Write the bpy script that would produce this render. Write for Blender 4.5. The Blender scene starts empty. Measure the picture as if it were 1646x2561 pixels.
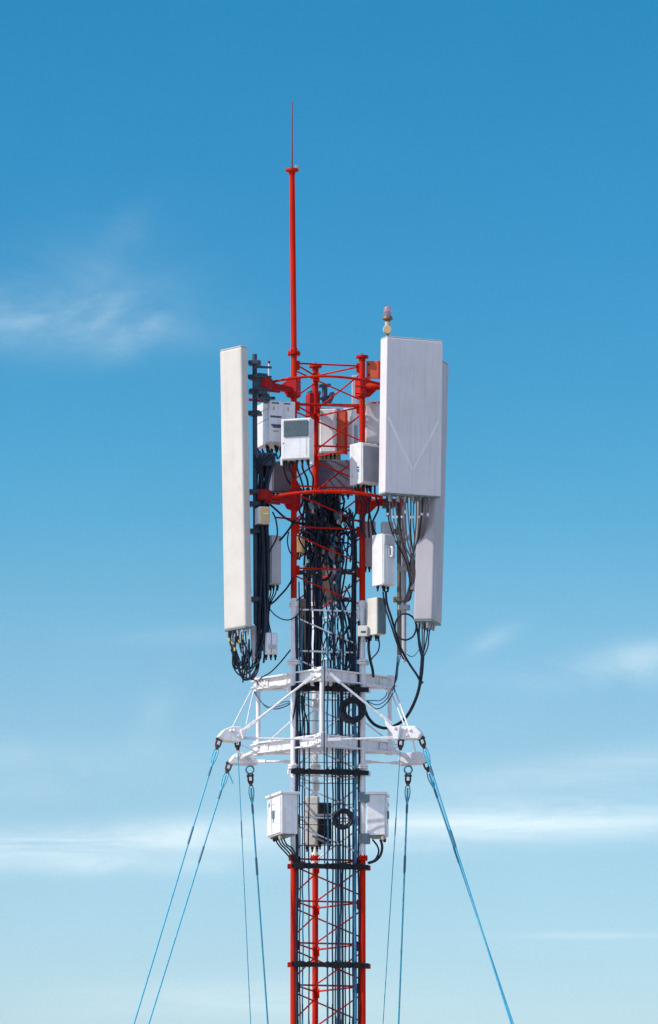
import bpy, bmesh, math, random
from mathutils import Vector, Matrix
R = math.radians
rng = random.Random(7)
C = bpy.context.scene.collection
SC = bpy.context.scene

# ------------------------------------------------------------------ camera
F = 16000.0; IW, IH = 1646.0, 2561.0
TILT = R(10.0); DIST = 58.36
CAMLOC = Vector((0.048, -DIST, 1.6))
cam = bpy.data.cameras.new("camera"); camo = bpy.data.objects.new("camera", cam); C.objects.link(camo)
cam.sensor_fit = 'VERTICAL'; cam.sensor_height = 24.0; cam.lens = F / IH * 24.0
cam.clip_start = 0.5; cam.clip_end = 20000
camo.location = CAMLOC; camo.rotation_euler = (math.pi / 2 + TILT, 0, 0)
SC.camera = camo

# ------------------------------------------------------------------ light
SUN_AZ, SUN_EL = 203.0, 40.0      # azimuth counted from +x (right) towards +y (away)
sd = Vector((math.cos(R(SUN_AZ)) * math.cos(R(SUN_EL)), math.sin(R(SUN_AZ)) * math.cos(R(SUN_EL)), math.sin(R(SUN_EL))))
sun = bpy.data.lights.new("sun", 'SUN'); suno = bpy.data.objects.new("sun", sun); C.objects.link(suno)
sun.energy = 2.0; sun.angle = R(0.5); sun.color = (1.0, 0.93, 0.83)
suno.rotation_euler = sd.to_track_quat('Z', 'Y').to_euler()
SC.view_settings.view_transform = 'Standard'; SC.view_settings.look = 'None'
SC.view_settings.exposure = 0.75; SC.view_settings.gamma = 1.0; SC.view_settings.use_curve_mapping = False

# ------------------------------------------------------------------ world: Nishita sky, tinted by height, with cirrus
w = bpy.data.worlds.new("World"); SC.world = w; w.use_nodes = True
nt = w.node_tree; nt.nodes.clear()
def N(t, **kw):
    n = nt.nodes.new(t)
    for k, v in kw.items(): setattr(n, k, v)
    return n
def mth(op, a, b=None, c=None, clamp=False):
    n = N('ShaderNodeMath', operation=op); n.use_clamp = clamp
    for i, v in enumerate((a, b, c)):
        if v is None: continue
        if isinstance(v, (int, float)): n.inputs[i].default_value = v
        else: nt.links.new(v, n.inputs[i])
    return n.outputs[0]
sky = N('ShaderNodeTexSky'); sky.sky_type = 'NISHITA'; sky.sun_disc = False
sky.sun_elevation = R(SUN_EL); sky.sun_rotation = R(90 - SUN_AZ)
sky.air_density = 1.0; sky.dust_density = 0.6; sky.ozone_density = 1.5
tc = N('ShaderNodeTexCoord'); sep = N('ShaderNodeSeparateXYZ'); nt.links.new(tc.outputs['Generated'], sep.inputs[0])
dx, dy, dz = sep.outputs
el = mth('ARCSINE', dz); az = mth('ARCTAN2', dx, dy)
eld = mth('MULTIPLY', el, 180 / math.pi); azd = mth('MULTIPLY', az, 180 / math.pi)
ramp = N('ShaderNodeValToRGB'); cr = ramp.color_ramp
nt.links.new(mth('DIVIDE', eld, 30.0, clamp=True), ramp.inputs[0])
SKY_TINT = [(0.0, (0.429, 0.507, 0.771)), (3.0, (0.509, 0.546, 0.64)), (5.43, (0.536, 0.563, 0.571)), (6.35, (0.479, 0.564, 0.581)), (7.07, (0.459, 0.554, 0.578)), (7.78, (0.427, 0.538, 0.563)), (8.86, (0.313, 0.491, 0.538)), (10.0, (0.177, 0.437, 0.514)), (11.0, (0.122, 0.395, 0.494)), (12.29, (0.091, 0.368, 0.487)), (14.58, (0.06, 0.343, 0.461)), (19.0, (0.42, 0.66, 0.86)), (30.0, (1.15, 0.98, 1.0))]
def set_ramp(cr, stops):
    while len(cr.elements) > 1: cr.elements.remove(cr.elements[-1])
    for i, (e, c) in enumerate(stops):
        s = cr.elements[0] if i == 0 else cr.elements.new(e / 30.0)
        s.position = e / 30.0; s.color = (*c, 1)
set_ramp(cr, SKY_TINT)
mul = N('ShaderNodeMix', data_type='RGBA', blend_type='MULTIPLY'); mul.inputs[0].default_value = 1.0
nt.links.new(sky.outputs[0], mul.inputs[6]); nt.links.new(ramp.outputs[0], mul.inputs[7])
# cirrus: soft patches and streaks (azimuth deg, elevation deg, half sizes, slope, amount) broken by stretched noise
def cnoise(sx, sy, off, detail=5, rough=0.6, dist=0.4):
    cb = N('ShaderNodeCombineXYZ')
    nt.links.new(mth('MULTIPLY_ADD', azd, sx, off), cb.inputs[0]); nt.links.new(mth('MULTIPLY', eld, sy), cb.inputs[1])
    n = N('ShaderNodeTexNoise'); n.inputs['Scale'].default_value = 1.0; n.inputs['Detail'].default_value = detail
    n.inputs['Roughness'].default_value = rough; n.inputs['Distortion'].default_value = dist
    nt.links.new(cb.outputs[0], n.inputs['Vector']); return n.outputs[0]
def smooth(v, a, b):
    n = N('ShaderNodeMapRange'); n.interpolation_type = 'SMOOTHSTEP'
    n.inputs[1].default_value = a; n.inputs[2].default_value = b; nt.links.new(v, n.inputs[0]); return n.outputs[0]
def patch(a0, e0, sa, se, slope, amt, nz):
    u = mth('SUBTRACT', azd, a0); v = mth('SUBTRACT', mth('SUBTRACT', eld, e0), mth('MULTIPLY', u, slope))
    q = mth('ADD', mth('POWER', mth('DIVIDE', u, sa), 2.0), mth('POWER', mth('DIVIDE', v, se), 2.0))
    return mth('MULTIPLY', mth('MULTIPLY', mth('EXPONENT', mth('MULTIPLY', q, -1.0)), amt), nz)
soft = smooth(cnoise(0.9, 1.6, 3.0, 7, 0.58, 0.5), 0.15, 0.80)
fine = smooth(cnoise(0.5, 4.4, 11.0, 8, 0.62, 0.6), 0.10, 0.72)
def A(px): return (px - IW / 2) / F * 180 / math.pi
def E(py): return 10.0 + (IH / 2 - py) / F * 180 / math.pi
PATCHES = [(60, 800, 400, 74, -.05, .27, 's'), (210, 740, 240, 140, .1, .13, 's'), (350, 835, 90, 40, .6, .12, 's'), (310, 580, 70, 60, .5, .10, 's'),
           (200, 2105, 760, 40, .06, .74, 'f'), (1330, 2062, 620, 46, .05, .72, 'f'), (260, 2165, 360, 26, .0, .50, 's'), (1500, 1930, 420, 45, .10, .30, 'f'),
           (1230, 1605, 60, 26, .4, .26, 's'), (1620, 1650, 170, 45, .12, .40, 's'), (1400, 1700, 260, 40, -.02, .12, 's'),
           (120, 1930, 260, 60, .15, .20, 's'), (380, 1790, 70, 90, 1.2, .10, 's'), (1500, 2340, 170, 9, .0, .30, 'f'),
           (600, 2500, 400, 50, .02, .30, 'f'), (40, 1890, 80, 40, .0, .10, 's'), (480, 1590, 250, 25, .05, .10, 's')]
tot = None
for x, y, sx, sy, sl, am, kd in PATCHES:
    o = patch(A(x), E(y), sx / F * 57.3, sy / F * 57.3, sl, am, soft if kd == 's' else fine)
    tot = o if tot is None else mth('ADD', tot, o)
# thin veils elsewhere round the sky
veil = mth('MULTIPLY', smooth(cnoise(0.05, 0.22, 31.0, 6, 0.6, 1.2), 0.52, 0.85), mth('MULTIPLY', smooth(mth('ABSOLUTE', azd), 5.0, 14.0), 0.35))
tot = mth('ADD', tot, veil, clamp=True)
cl = N('ShaderNodeMix', data_type='RGBA'); nt.links.new(tot, cl.inputs[0]); nt.links.new(mul.outputs[2], cl.inputs[6])
CLOUD = (3.55, 4.1, 4.3)
cl.inputs[7].default_value = (*CLOUD, 1)
mot = mth('ADD', mth('MULTIPLY_ADD', cnoise(0.5, 0.7, 77.0, 4, .6, .5), .09, .955), mth('MULTIPLY_ADD', cnoise(26.0, 26.0, 5.0, 2, .7, 0.0), .085, -.0425))
mo = N('ShaderNodeMix', data_type='RGBA', blend_type='MULTIPLY'); mo.inputs[0].default_value = 1.0
nt.links.new(cl.outputs[2], mo.inputs[6]); nt.links.new(mot, mo.inputs[7])
bg = N('ShaderNodeBackground'); nt.links.new(mo.outputs[2], bg.inputs[0]); bg.inputs[1].default_value = 0.15
out = N('ShaderNodeOutputWorld'); nt.links.new(bg.outputs[0], out.inputs[0])

# ------------------------------------------------------------------ pixel of the photograph + real distance -> point
U = 1 / 270.0                                   # one photo pixel in metres at the mast
FWD = Vector((0, math.cos(TILT), math.sin(TILT))); UP = Vector((0, -math.sin(TILT), math.cos(TILT)))
def W(px, py, d):
    v = FWD + Vector((1, 0, 0)) * ((px - IW / 2) / F) - UP * ((py - IH / 2) / F)
    return CAMLOC + v * ((d + DIST) / v.y)

# ------------------------------------------------------------------ materials
def material(name, base, alt=None, scale=6.0, lo=.35, hi=.7, rough=.5, metal=0.0, coat=0.0, streak=None, bump=0.0, spec=.5, stretch=(1, 1, 1)):
    m = bpy.data.materials.new(name); m.use_nodes = True; t = m.node_tree; b = t.nodes['Principled BSDF']
    b.inputs['Roughness'].default_value = rough; b.inputs['Metallic'].default_value = metal
    b.inputs['Coat Weight'].default_value = coat; b.inputs['Specular IOR Level'].default_value = spec
    c = t.nodes.new('ShaderNodeTexCoord'); mp = t.nodes.new('ShaderNodeMapping'); mp.inputs['Scale'].default_value = stretch
    t.links.new(c.outputs['Object'], mp.inputs[0])
    n = t.nodes.new('ShaderNodeTexNoise'); n.inputs['Scale'].default_value = scale; n.inputs['Detail'].default_value = 6; n.inputs['Roughness'].default_value = .62
    t.links.new(mp.outputs[0], n.inputs['Vector'])
    mr = t.nodes.new('ShaderNodeMapRange'); mr.inputs[1].default_value = lo; mr.inputs[2].default_value = hi; t.links.new(n.outputs[0], mr.inputs[0])
    mx = t.nodes.new('ShaderNodeMix'); mx.data_type = 'RGBA'; t.links.new(mr.outputs[0], mx.inputs[0])
    mx.inputs[6].default_value = (*base, 1); mx.inputs[7].default_value = (*(alt or tuple(x * .85 for x in base)), 1)
    col = mx.outputs[2]
    if streak:                                  # dirt: narrow upright streaks
        sc_, amt = streak
        m2 = t.nodes.new('ShaderNodeMapping'); m2.inputs['Scale'].default_value = (sc_, sc_, sc_ * .03); t.links.new(c.outputs['Object'], m2.inputs[0])
        n2 = t.nodes.new('ShaderNodeTexNoise'); n2.inputs['Scale'].default_value = 1; n2.inputs['Detail'].default_value = 4; t.links.new(m2.outputs[0], n2.inputs['Vector'])
        r2 = t.nodes.new('ShaderNodeMapRange'); r2.inputs[1].default_value = .5; r2.inputs[2].default_value = .8; r2.inputs[4].default_value = amt; t.links.new(n2.outputs[0], r2.inputs[0])
        x2 = t.nodes.new('ShaderNodeMix'); x2.data_type = 'RGBA'; t.links.new(r2.outputs[0], x2.inputs[0]); t.links.new(col, x2.inputs[6]); x2.inputs[7].default_value = (.22, .19, .15, 1)
        col = x2.outputs[2]
    t.links.new(col, b.inputs['Base Color'])
    rr = t.nodes.new('ShaderNodeMapRange'); rr.inputs[3].default_value = max(rough - .08, .02); rr.inputs[4].default_value = min(rough + .12, 1); t.links.new(n.outputs[0], rr.inputs[0]); t.links.new(rr.outputs[0], b.inputs['Roughness'])
    if bump:
        bp = t.nodes.new('ShaderNodeBump'); bp.inputs['Strength'].default_value = bump; bp.inputs['Distance'].default_value = .004; t.links.new(n.outputs[0], bp.inputs['Height']); t.links.new(bp.outputs[0], b.inputs['Normal'])
    return m
M = {
 'red': material('red_orange_paint', (.60, .016, .001), (.34, .010, .006), 5.0, .42, .72, .6, streak=(30, .20), stretch=(1, 1, .35), spec=.12, bump=.1),
 'oldred': material('faded_red_paint', (.40, .010, .012), (.26, .012, .014), 5.0, .4, .66, .5, streak=(26, .10), spec=.15, bump=.1),
 'orange': material('orange_paint', (.66, .10, .022), (.55, .07, .02), 8, .35, .7, .5, streak=(30, .15)),
 'white': material('white_steel_paint', (.86, .845, .845), (.72, .70, .68), 12, .45, .75, .5, streak=(34, .38), bump=.1),
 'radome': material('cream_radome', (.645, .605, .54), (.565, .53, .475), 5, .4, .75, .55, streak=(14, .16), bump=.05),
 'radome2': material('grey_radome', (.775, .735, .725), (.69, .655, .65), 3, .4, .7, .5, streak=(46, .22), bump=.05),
 'radome3': material('mid_grey_radome', (.46, .435, .455), (.40, .375, .39), 3, .4, .7, .5, streak=(16, .2), bump=.05),  # darker, greyer base used on the far right antenna
 'slate': material('shade_darkened_casing', (.15, .14, .185), (.11, .105, .14), 9, .4, .7, .55, streak=(40, .2), spec=.3),  # casing colour darkened to stand for the shade behind the lattice
 'radiohouse': material('white_radio_casing', (.80, .80, .80), (.68, .675, .665), 10, .42, .75, .45, streak=(40, .30)),
 'greyhouse': material('pale_grey_casing', (.50, .50, .52), (.42, .42, .44), 9, .4, .7, .5, streak=(40, .22)),
 'fin': material('grey_cooling_fin', (.18, .25, .28), (.12, .17, .19), 20, .35, .7, .5),
 'dark': material('blue_grey_steel', (.045, .075, .11), (.075, .10, .13), 16, .35, .7, .45, metal=.3, streak=(40, .12)),
 'galv': material('galvanised_steel', (.42, .42, .44), (.30, .30, .32), 18, .35, .7, .45, metal=.5),
 'brown': material('weathered_brown_casing', (.20, .16, .135), (.14, .11, .095), 6, .35, .7, .6, streak=(30, .3)),
 'tan': material('tan_plastic_cover', (.60, .44, .20), (.52, .37, .17), 10, .4, .7, .45, streak=(50, .2)),
 'cream': material('cream_enamel', (.74, .71, .64), (.66, .63, .56), 8, .4, .7, .45, streak=(40, .2)),
 'cable': material('black_cable_jacket', (.010, .013, .022), (.022, .028, .045), 30, .35, .7, .42),
 'navy': material('navy_cable_jacket', (.014, .024, .050), (.03, .045, .075), 30, .35, .7, .4),
 'teal': material('blue_cable_jacket', (.012, .14, .27), (.02, .18, .32), 30, .35, .7, .42),
 'brownc': material('dusty_cable_jacket', (.15, .115, .11), (.21, .17, .16), 30, .35, .7, .5),
 'wire': material('sky_tinted_wire_rope', (.09, .52, .70), (.05, .38, .55), 40, .35, .7, .4),  # steel rope; the blue puts reflected sky into its colour
 'wired': material('dark_wire_grip', (.03, .16, .24), (.05, .22, .32), 40, .35, .7, .4),
 'rust': material('rusted_shackle_steel', (.11, .045, .03), (.06, .03, .025), 60, .35, .7, .7, metal=.2, bump=.3),
 'blackp': material('black_plastic', (.012, .012, .015), (.02, .02, .025), 20, .35, .7, .5),
 'blue': material('blue_sticker', (.05, .30, .55), None, 20), 'ink': material('grey_print', (.10, .10, .13), None, 20),
 'yellow': material('yellow_tape', (.72, .55, .05), None, 20), 'brass': material('beige_cast_metal', (.62, .50, .33), (.5, .38, .24), 30, rough=.5),
 'rib': material('pale_moulded_rib', (.86, .81, .82), (.80, .75, .76), 8),
 'conn': material('white_plastic_tag', (.80, .80, .82), None, 20),
 'lampbase': material('bronze_lamp_base', (.25, .15, .09), (.18, .1, .06), 30, rough=.5, metal=.3),
 'ground': material('pale_bounce_ground', (.46, .40, .33), (.36, .31, .25), .06, .35, .7, .9),  # unseen ground, made pale so it bounces light onto shaded faces
}
for k_ in ('cable', 'navy', 'brownc', 'blackp', 'dark'): M[k_].node_tree.nodes['Principled BSDF'].inputs['Specular IOR Level'].default_value = .22
lens = material('pink_glass_lens', (.75, .45, .50), (.70, .38, .42), 20, rough=.08); lb_ = lens.node_tree.nodes['Principled BSDF']; lb_.inputs['Transmission Weight'].default_value = .75
M['lens'] = lens

# ------------------------------------------------------------------ mesh helpers
class Shape:
    def __init__(s): s.bm = bmesh.new()
    def _merge(s, b, mat):
        if mat is not None: bmesh.ops.transform(b, matrix=mat, verts=b.verts)
        me = bpy.data.meshes.new('tmp'); b.to_mesh(me); b.free(); s.bm.from_mesh(me); bpy.data.meshes.remove(me)
    def box(s, x0, x1, y0, y1, z0, z1, mat=None, bev=.004, seg=2):
        b = bmesh.new(); bmesh.ops.create_cube(b, size=1)
        bmesh.ops.transform(b, matrix=Matrix.Translation(((x0 + x1) / 2, (y0 + y1) / 2, (z0 + z1) / 2)) @ Matrix.Diagonal((abs(x1 - x0), abs(y1 - y0), abs(z1 - z0), 1)), verts=b.verts)
        bev = min(bev, .45 * min(abs(x1 - x0), abs(y1 - y0), abs(z1 - z0)))
        if bev > 0: bmesh.ops.bevel(b, geom=b.edges[:], offset=bev, segments=seg, profile=.5, affect='EDGES')
        s._merge(b, mat); return s
    def prism(s, pts, th, mat=None, bev=.002):      # outline in local x,z ; thickness along y from -th/2 to th/2
        b = bmesh.new(); a = [b.verts.new((x, -th / 2, z)) for x, z in pts]; c = [b.verts.new((x, th / 2, z)) for x, z in pts]; n = len(pts)
        b.faces.new(a); b.faces.new(c[::-1])
        for i in range(n): b.faces.new((a[i], c[i], c[(i + 1) % n], a[(i + 1) % n]))
        bmesh.ops.recalc_face_normals(b, faces=b.faces)
        if bev > 0: bmesh.ops.bevel(b, geom=b.edges[:], offset=bev, segments=1, affect='EDGES')
        s._merge(b, mat); return s
    def tube(s, pts, r, n=8, closed=False):
        pts = [Vector(p) for p in pts]; k = len(pts); rs = r if isinstance(r, (list, tuple)) else [r] * k
        b = s.bm; rings = []; up = None
        for i, p in enumerate(pts):
            if closed: t = pts[(i + 1) % k] - pts[i - 1]
            else: t = pts[min(i + 1, k - 1)] - pts[max(i - 1, 0)]
            t.normalize()
            if up is None: up = Vector((0, 0, 1)) if abs(t.z) < .9 else Vector((1, 0, 0))
            x = up.cross(t)
            if x.length < 1e-5: x = t.orthogonal()
            x.normalize(); y = t.cross(x); up = y.copy()
            rings.append([b.verts.new(p + (x * math.cos(2 * math.pi * j / n) + y * math.sin(2 * math.pi * j / n)) * rs[i]) for j in range(n)])
        for i in range(k if closed else k - 1):
            A_, B_ = rings[i], rings[(i + 1) % k]
            for j in range(n):
                f = b.faces.new((A_[j], A_[(j + 1) % n], B_[(j + 1) % n], B_[j])); f.smooth = True
        if not closed:
            for q in (b.faces.new(rings[0][::-1]), b.faces.new(rings[-1])):
                for e in q.edges: e.smooth = False
        return s
    def lathe(s, base, prof, n=20, axis=None):       # prof = [(r, h)] along +z or axis
        q = (axis.normalized().to_track_quat('Z', 'Y').to_matrix().to_4x4() if axis else Matrix())
        m = Matrix.Translation(base) @ q; b = s.bm; rings = []
        for r, h in prof: rings.append([b.verts.new(m @ Vector((r * math.cos(2 * math.pi * j / n), r * math.sin(2 * math.pi * j / n), h))) for j in range(n)])
        for A_, B_ in zip(rings, rings[1:]):
            for j in range(n): f = b.faces.new((A_[j], A_[(j + 1) % n], B_[(j + 1) % n], B_[j])); f.smooth = True
        ring_edges = lambda r: [e for v in r for e in v.link_edges if e.other_vert(v) in r]
        for i in range(1, len(prof) - 1):
            u = Vector((prof[i][0] - prof[i - 1][0], prof[i][1] - prof[i - 1][1])); v = Vector((prof[i + 1][0] - prof[i][0], prof[i + 1][1] - prof[i][1]))
            if u.length > 0 and v.length > 0 and u.angle(v) > .65:
                for e in ring_edges(rings[i]): e.smooth = False
        for q in (b.faces.new(rings[0][::-1]), b.faces.new(rings[-1])):
            for e in q.edges: e.smooth = False
        return s
    def bar(s, p0, p1, w_, h_, bev=.002, up=Vector((0, 0, 1))):      # rectangular bar from p0 to p1
        p0, p1 = Vector(p0), Vector(p1); d = p1 - p0; L = d.length; z = d.normalized(); x = up.cross(z)
        if x.length < 1e-4: x = Vector((1, 0, 0))
        x.normalize(); y = z.cross(x); m = Matrix((x, y, z)).transposed().to_4x4(); m.translation = p0
        return s.box(-w_ / 2, w_ / 2, -h_ / 2, h_ / 2, 0, L, m, bev, 1)
    def ibeam(s, p0, p1, h, fw, tw=.008, tf=.010):
        p0, p1 = Vector(p0), Vector(p1); d = p1 - p0; L = d.length; z = d.normalized(); x = Vector((0, 0, 1)).cross(z).normalized(); y = z.cross(x)
        m = Matrix((x, y, z)).transposed().to_4x4(); m.translation = p0
        o = [(-fw / 2, -h / 2), (fw / 2, -h / 2), (fw / 2, -h / 2 + tf), (tw / 2, -h / 2 + tf), (tw / 2, h / 2 - tf), (fw / 2, h / 2 - tf), (fw / 2, h / 2), (-fw / 2, h / 2), (-fw / 2, h / 2 - tf), (-tw / 2, h / 2 - tf), (-tw / 2, -h / 2 + tf), (-fw / 2, -h / 2 + tf)]
        b = bmesh.new(); a = [b.verts.new((x_, y_, 0)) for x_, y_ in o]; c = [b.verts.new((x_, y_, L)) for x_, y_ in o]
        b.faces.new(a[::-1]); b.faces.new(c)
        for i in range(12): b.faces.new((a[i], a[(i + 1) % 12], c[(i + 1) % 12], c[i]))
        bmesh.ops.recalc_face_normals(b, faces=b.faces); s._merge(b, m); return s
    def obj(s, name, mat, parent=None, label=None):
        if parent is not None:
            root = parent
            while root.parent: root = root.parent
            bmesh.ops.translate(s.bm, vec=-root.location, verts=s.bm.verts)
        me = bpy.data.meshes.new(name); s.bm.to_mesh(me); s.bm.free()
        me.materials.append(M[mat]); o = bpy.data.objects.new(name, me); C.objects.link(o)
        if parent is not None: o.parent = parent
        if label: o['label'] = label
        return o
    def solo(s, name, mat, label, cat, group=None):   # a thing that is one mesh, its origin on itself
        c = Vector()
        for v in s.bm.verts: c += v.co
        c /= len(s.bm.verts); bmesh.ops.translate(s.bm, vec=-c, verts=s.bm.verts)
        o = s.obj(name, mat); o.location = c; o['label'] = label; o['category'] = cat
        if group: o['group'] = group
        return o
def thing(name, label, cat, loc, group=None):
    o = bpy.data.objects.new(name, None); C.objects.link(o); o.location = loc; o.empty_display_size = .1
    o['label'] = label; o['category'] = cat
    if group: o['group'] = group
    return o
def frame(px, py, d, azn=-90, tilt=0):               # local axes: x to the right along the face, y into the thing, z up
    return Matrix.Translation(W(px, py, d)) @ Matrix.Rotation(R(azn + 90), 4, 'Z') @ Matrix.Rotation(R(tilt), 4, 'X')
def spline(pts, k=7):
    P = [Vector(p) for p in pts]; P = [P[0] * 2 - P[1]] + P + [P[-1] * 2 - P[-2]]; o = []
    for i in range(1, len(P) - 2):
        for j in range(k):
            t = j / k; a, b, c, d = P[i - 1:i + 3]
            o.append(.5 * (2 * b + (c - a) * t + (2 * a - 5 * b + 4 * c - d) * t * t + (3 * b - a - 3 * c + d) * t ** 3))
    return o + [P[-2]]

# ------------------------------------------------------------------ ground
g = Shape(); g.box(-6000, 6000, -6000, 6000, -.4, 0, None, 0)
go = g.obj('ground', 'ground'); go['kind'] = 'structure'

# ------------------------------------------------------------------ lattice mast
RM = .373; LEG = {n: Vector((RM * math.cos(R(a)), RM * math.sin(R(a)), 0)) for n, a in (('right', -17.8), ('back', 102.2), ('left', 222.2))}
def zat(py, d): return W(810, py, d).z
Z0 = zat(912, -.18); DZ = (Z0 - zat(2465, -.18)) / 15.0
mast = thing('lattice_mast', 'slender triangular lattice mast painted in red and white sections, carrying all the antennas', 'mast', (0, 0, 0))
LR = .0285
TOPZ = {'left': zat(884, -.251), 'right': zat(890, -.114), 'back': zat(914, .365)}
def paint_at(z): return 'red' if z > zat(1502, -.18) else ('white' if z > zat(2138, -.18) else 'red')
ZA, ZB = zat(1500, -.18), zat(2140, -.18)
def disc(s, p, r, t, n=20): s.lathe(p, [(r, -t / 2), (r + .002, 0), (r, t / 2)], n)
def pt(n, z): return Vector((LEG[n].x, LEG[n].y, z))
for n in LEG:
    for a, b, col in ((TOPZ[n], ZA, 'red'), (ZA, ZB, 'white'), (ZB, .02, 'red')):
        s = Shape(); s.tube([pt(n, a), pt(n, (a + b) / 2), pt(n, b)], LR, 18); s.obj('leg', col, mast)
    if n != 'left':                                  # capped tops with a stub of bolt
        s = Shape(); s.lathe(pt(n, TOPZ[n]), [(LR + .003, -.05), (LR + .003, -.021), (.060, -.020), (.060, .0), (.010, .0015), (.006, .002), (.006, .03)], 20); s.obj('cap', 'red', mast)
    for py, col, r in ((1657, 'white', .060), (1918, 'white', .050), (2146, 'red', .046), (1512, 'white', .045)):
        z = zat(py, LEG[n].y); s = Shape(); disc(s, pt(n, z + .010), r, .016); disc(s, pt(n, z - .010), r, .016)
        for j in range(6): s.tube([pt(n, z - .028) + Vector((r * .8 * math.cos(j * 1.047), r * .8 * math.sin(j * 1.047), 0)), pt(n, z + .028) + Vector((r * .8 * math.cos(j * 1.047), r * .8 * math.sin(j * 1.047), 0))], .006, 6)
        s.obj('flange', col, mast)
kmax = int((Z0 - .3) / DZ)
VIS = 17
deep = {'red': Shape(), 'white': Shape()}
for k in range(kmax + 1):
    z = Z0 - k * DZ
    for a, b in (('left', 'right'), ('right', 'back'), ('back', 'left')):
        dirv = (pt(b, 0) - pt(a, 0)).normalized()
        col = paint_at(z); off = dirv * (LR * .6)
        s = Shape() if k <= VIS else deep[col]
        s.tube([pt(a, z) + off, (pt(a, z) + pt(b, z)) / 2, pt(b, z) - off], .0085, 8)
        for q, sg in ((a, 1), (b, -1)):               # small gusset plates
            m = Matrix.Translation(pt(q, z - .02) + dirv * sg * (LR + .012)) @ Matrix.Rotation(math.atan2(dirv.y, dirv.x), 4, 'Z')
            s.box(-.015, .015, -.003, .003, -.045, .045, m, .001, 1)
        if k <= VIS: s.obj('horizontal_strut', col, mast)
        zt, zb = z - .19 * DZ, z - .83 * DZ; col = paint_at((zt + zb) / 2)
        s = Shape() if k <= VIS else deep[col]
        s.tube([pt(a, zt) + off, (pt(a, zt) + pt(b, zb)) / 2, pt(b, zb) - off], .0075, 8)
        if k <= VIS: s.obj('diagonal_brace', col, mast)
for c, s in deep.items():
    if len(s.bm.verts): s.obj('lacing', c, mast)
# base plate on the ground
s = Shape(); s.lathe(Vector((0, 0, 0)), [(.62, 0), (.62, .25), (.55, .30)], 32); s.obj('base', 'greyhouse', mast)

# ------------------------------------------------------------------ lightning rod on the left leg
zl = TOPZ['left']; base = pt('left', zl)
lr = thing('lightning_rod', 'tall orange red pole rising from the left leg, tipped with a thin lightning spike', 'lightning rod', base)
zt = zat(425, -.251); ztop = zat(253, -.251)
lean = Vector((-.020, 0, 0))
s = Shape(); s.tube([base + Vector((0, 0, .01)), base * .5 + (pt('left', zt) + lean) * .5, pt('left', zt) + lean], [.0275, .0275, .0255], 18); s.obj('pole', 'red', lr)
s = Shape(); s.lathe(base, [(.060, -.012), (.060, .012), (LR + .010, .0135), (LR + .002, .05)], 20)
for j in range(6): s.tube([base + Vector((.047 * math.cos(j * 1.047), .047 * math.sin(j * 1.047), -.03)), base + Vector((.047 * math.cos(j * 1.047), .047 * math.sin(j * 1.047), .03))], .006, 6)
s.obj('flange', 'red', lr)
tp = pt('left', zt) + lean
s = Shape(); s.lathe(tp, [(.028, -.05), (.034, -.018), (.062, -.012), (.062, .008), (.03, .010)], 20); cp = s.obj('flange', 'red', lr)
s = Shape(); s.box(.028, .068, -.02, .03, .0, .042, Matrix.Translation(tp), .008); s.obj('clamp', 'galv', cp)
s = Shape(); s.tube([tp, (tp + pt('left', ztop) + lean) / 2, pt('left', ztop) + lean], [.0080, .0062, .0045], 8); s.obj('spike', 'oldred', lr)

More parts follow.
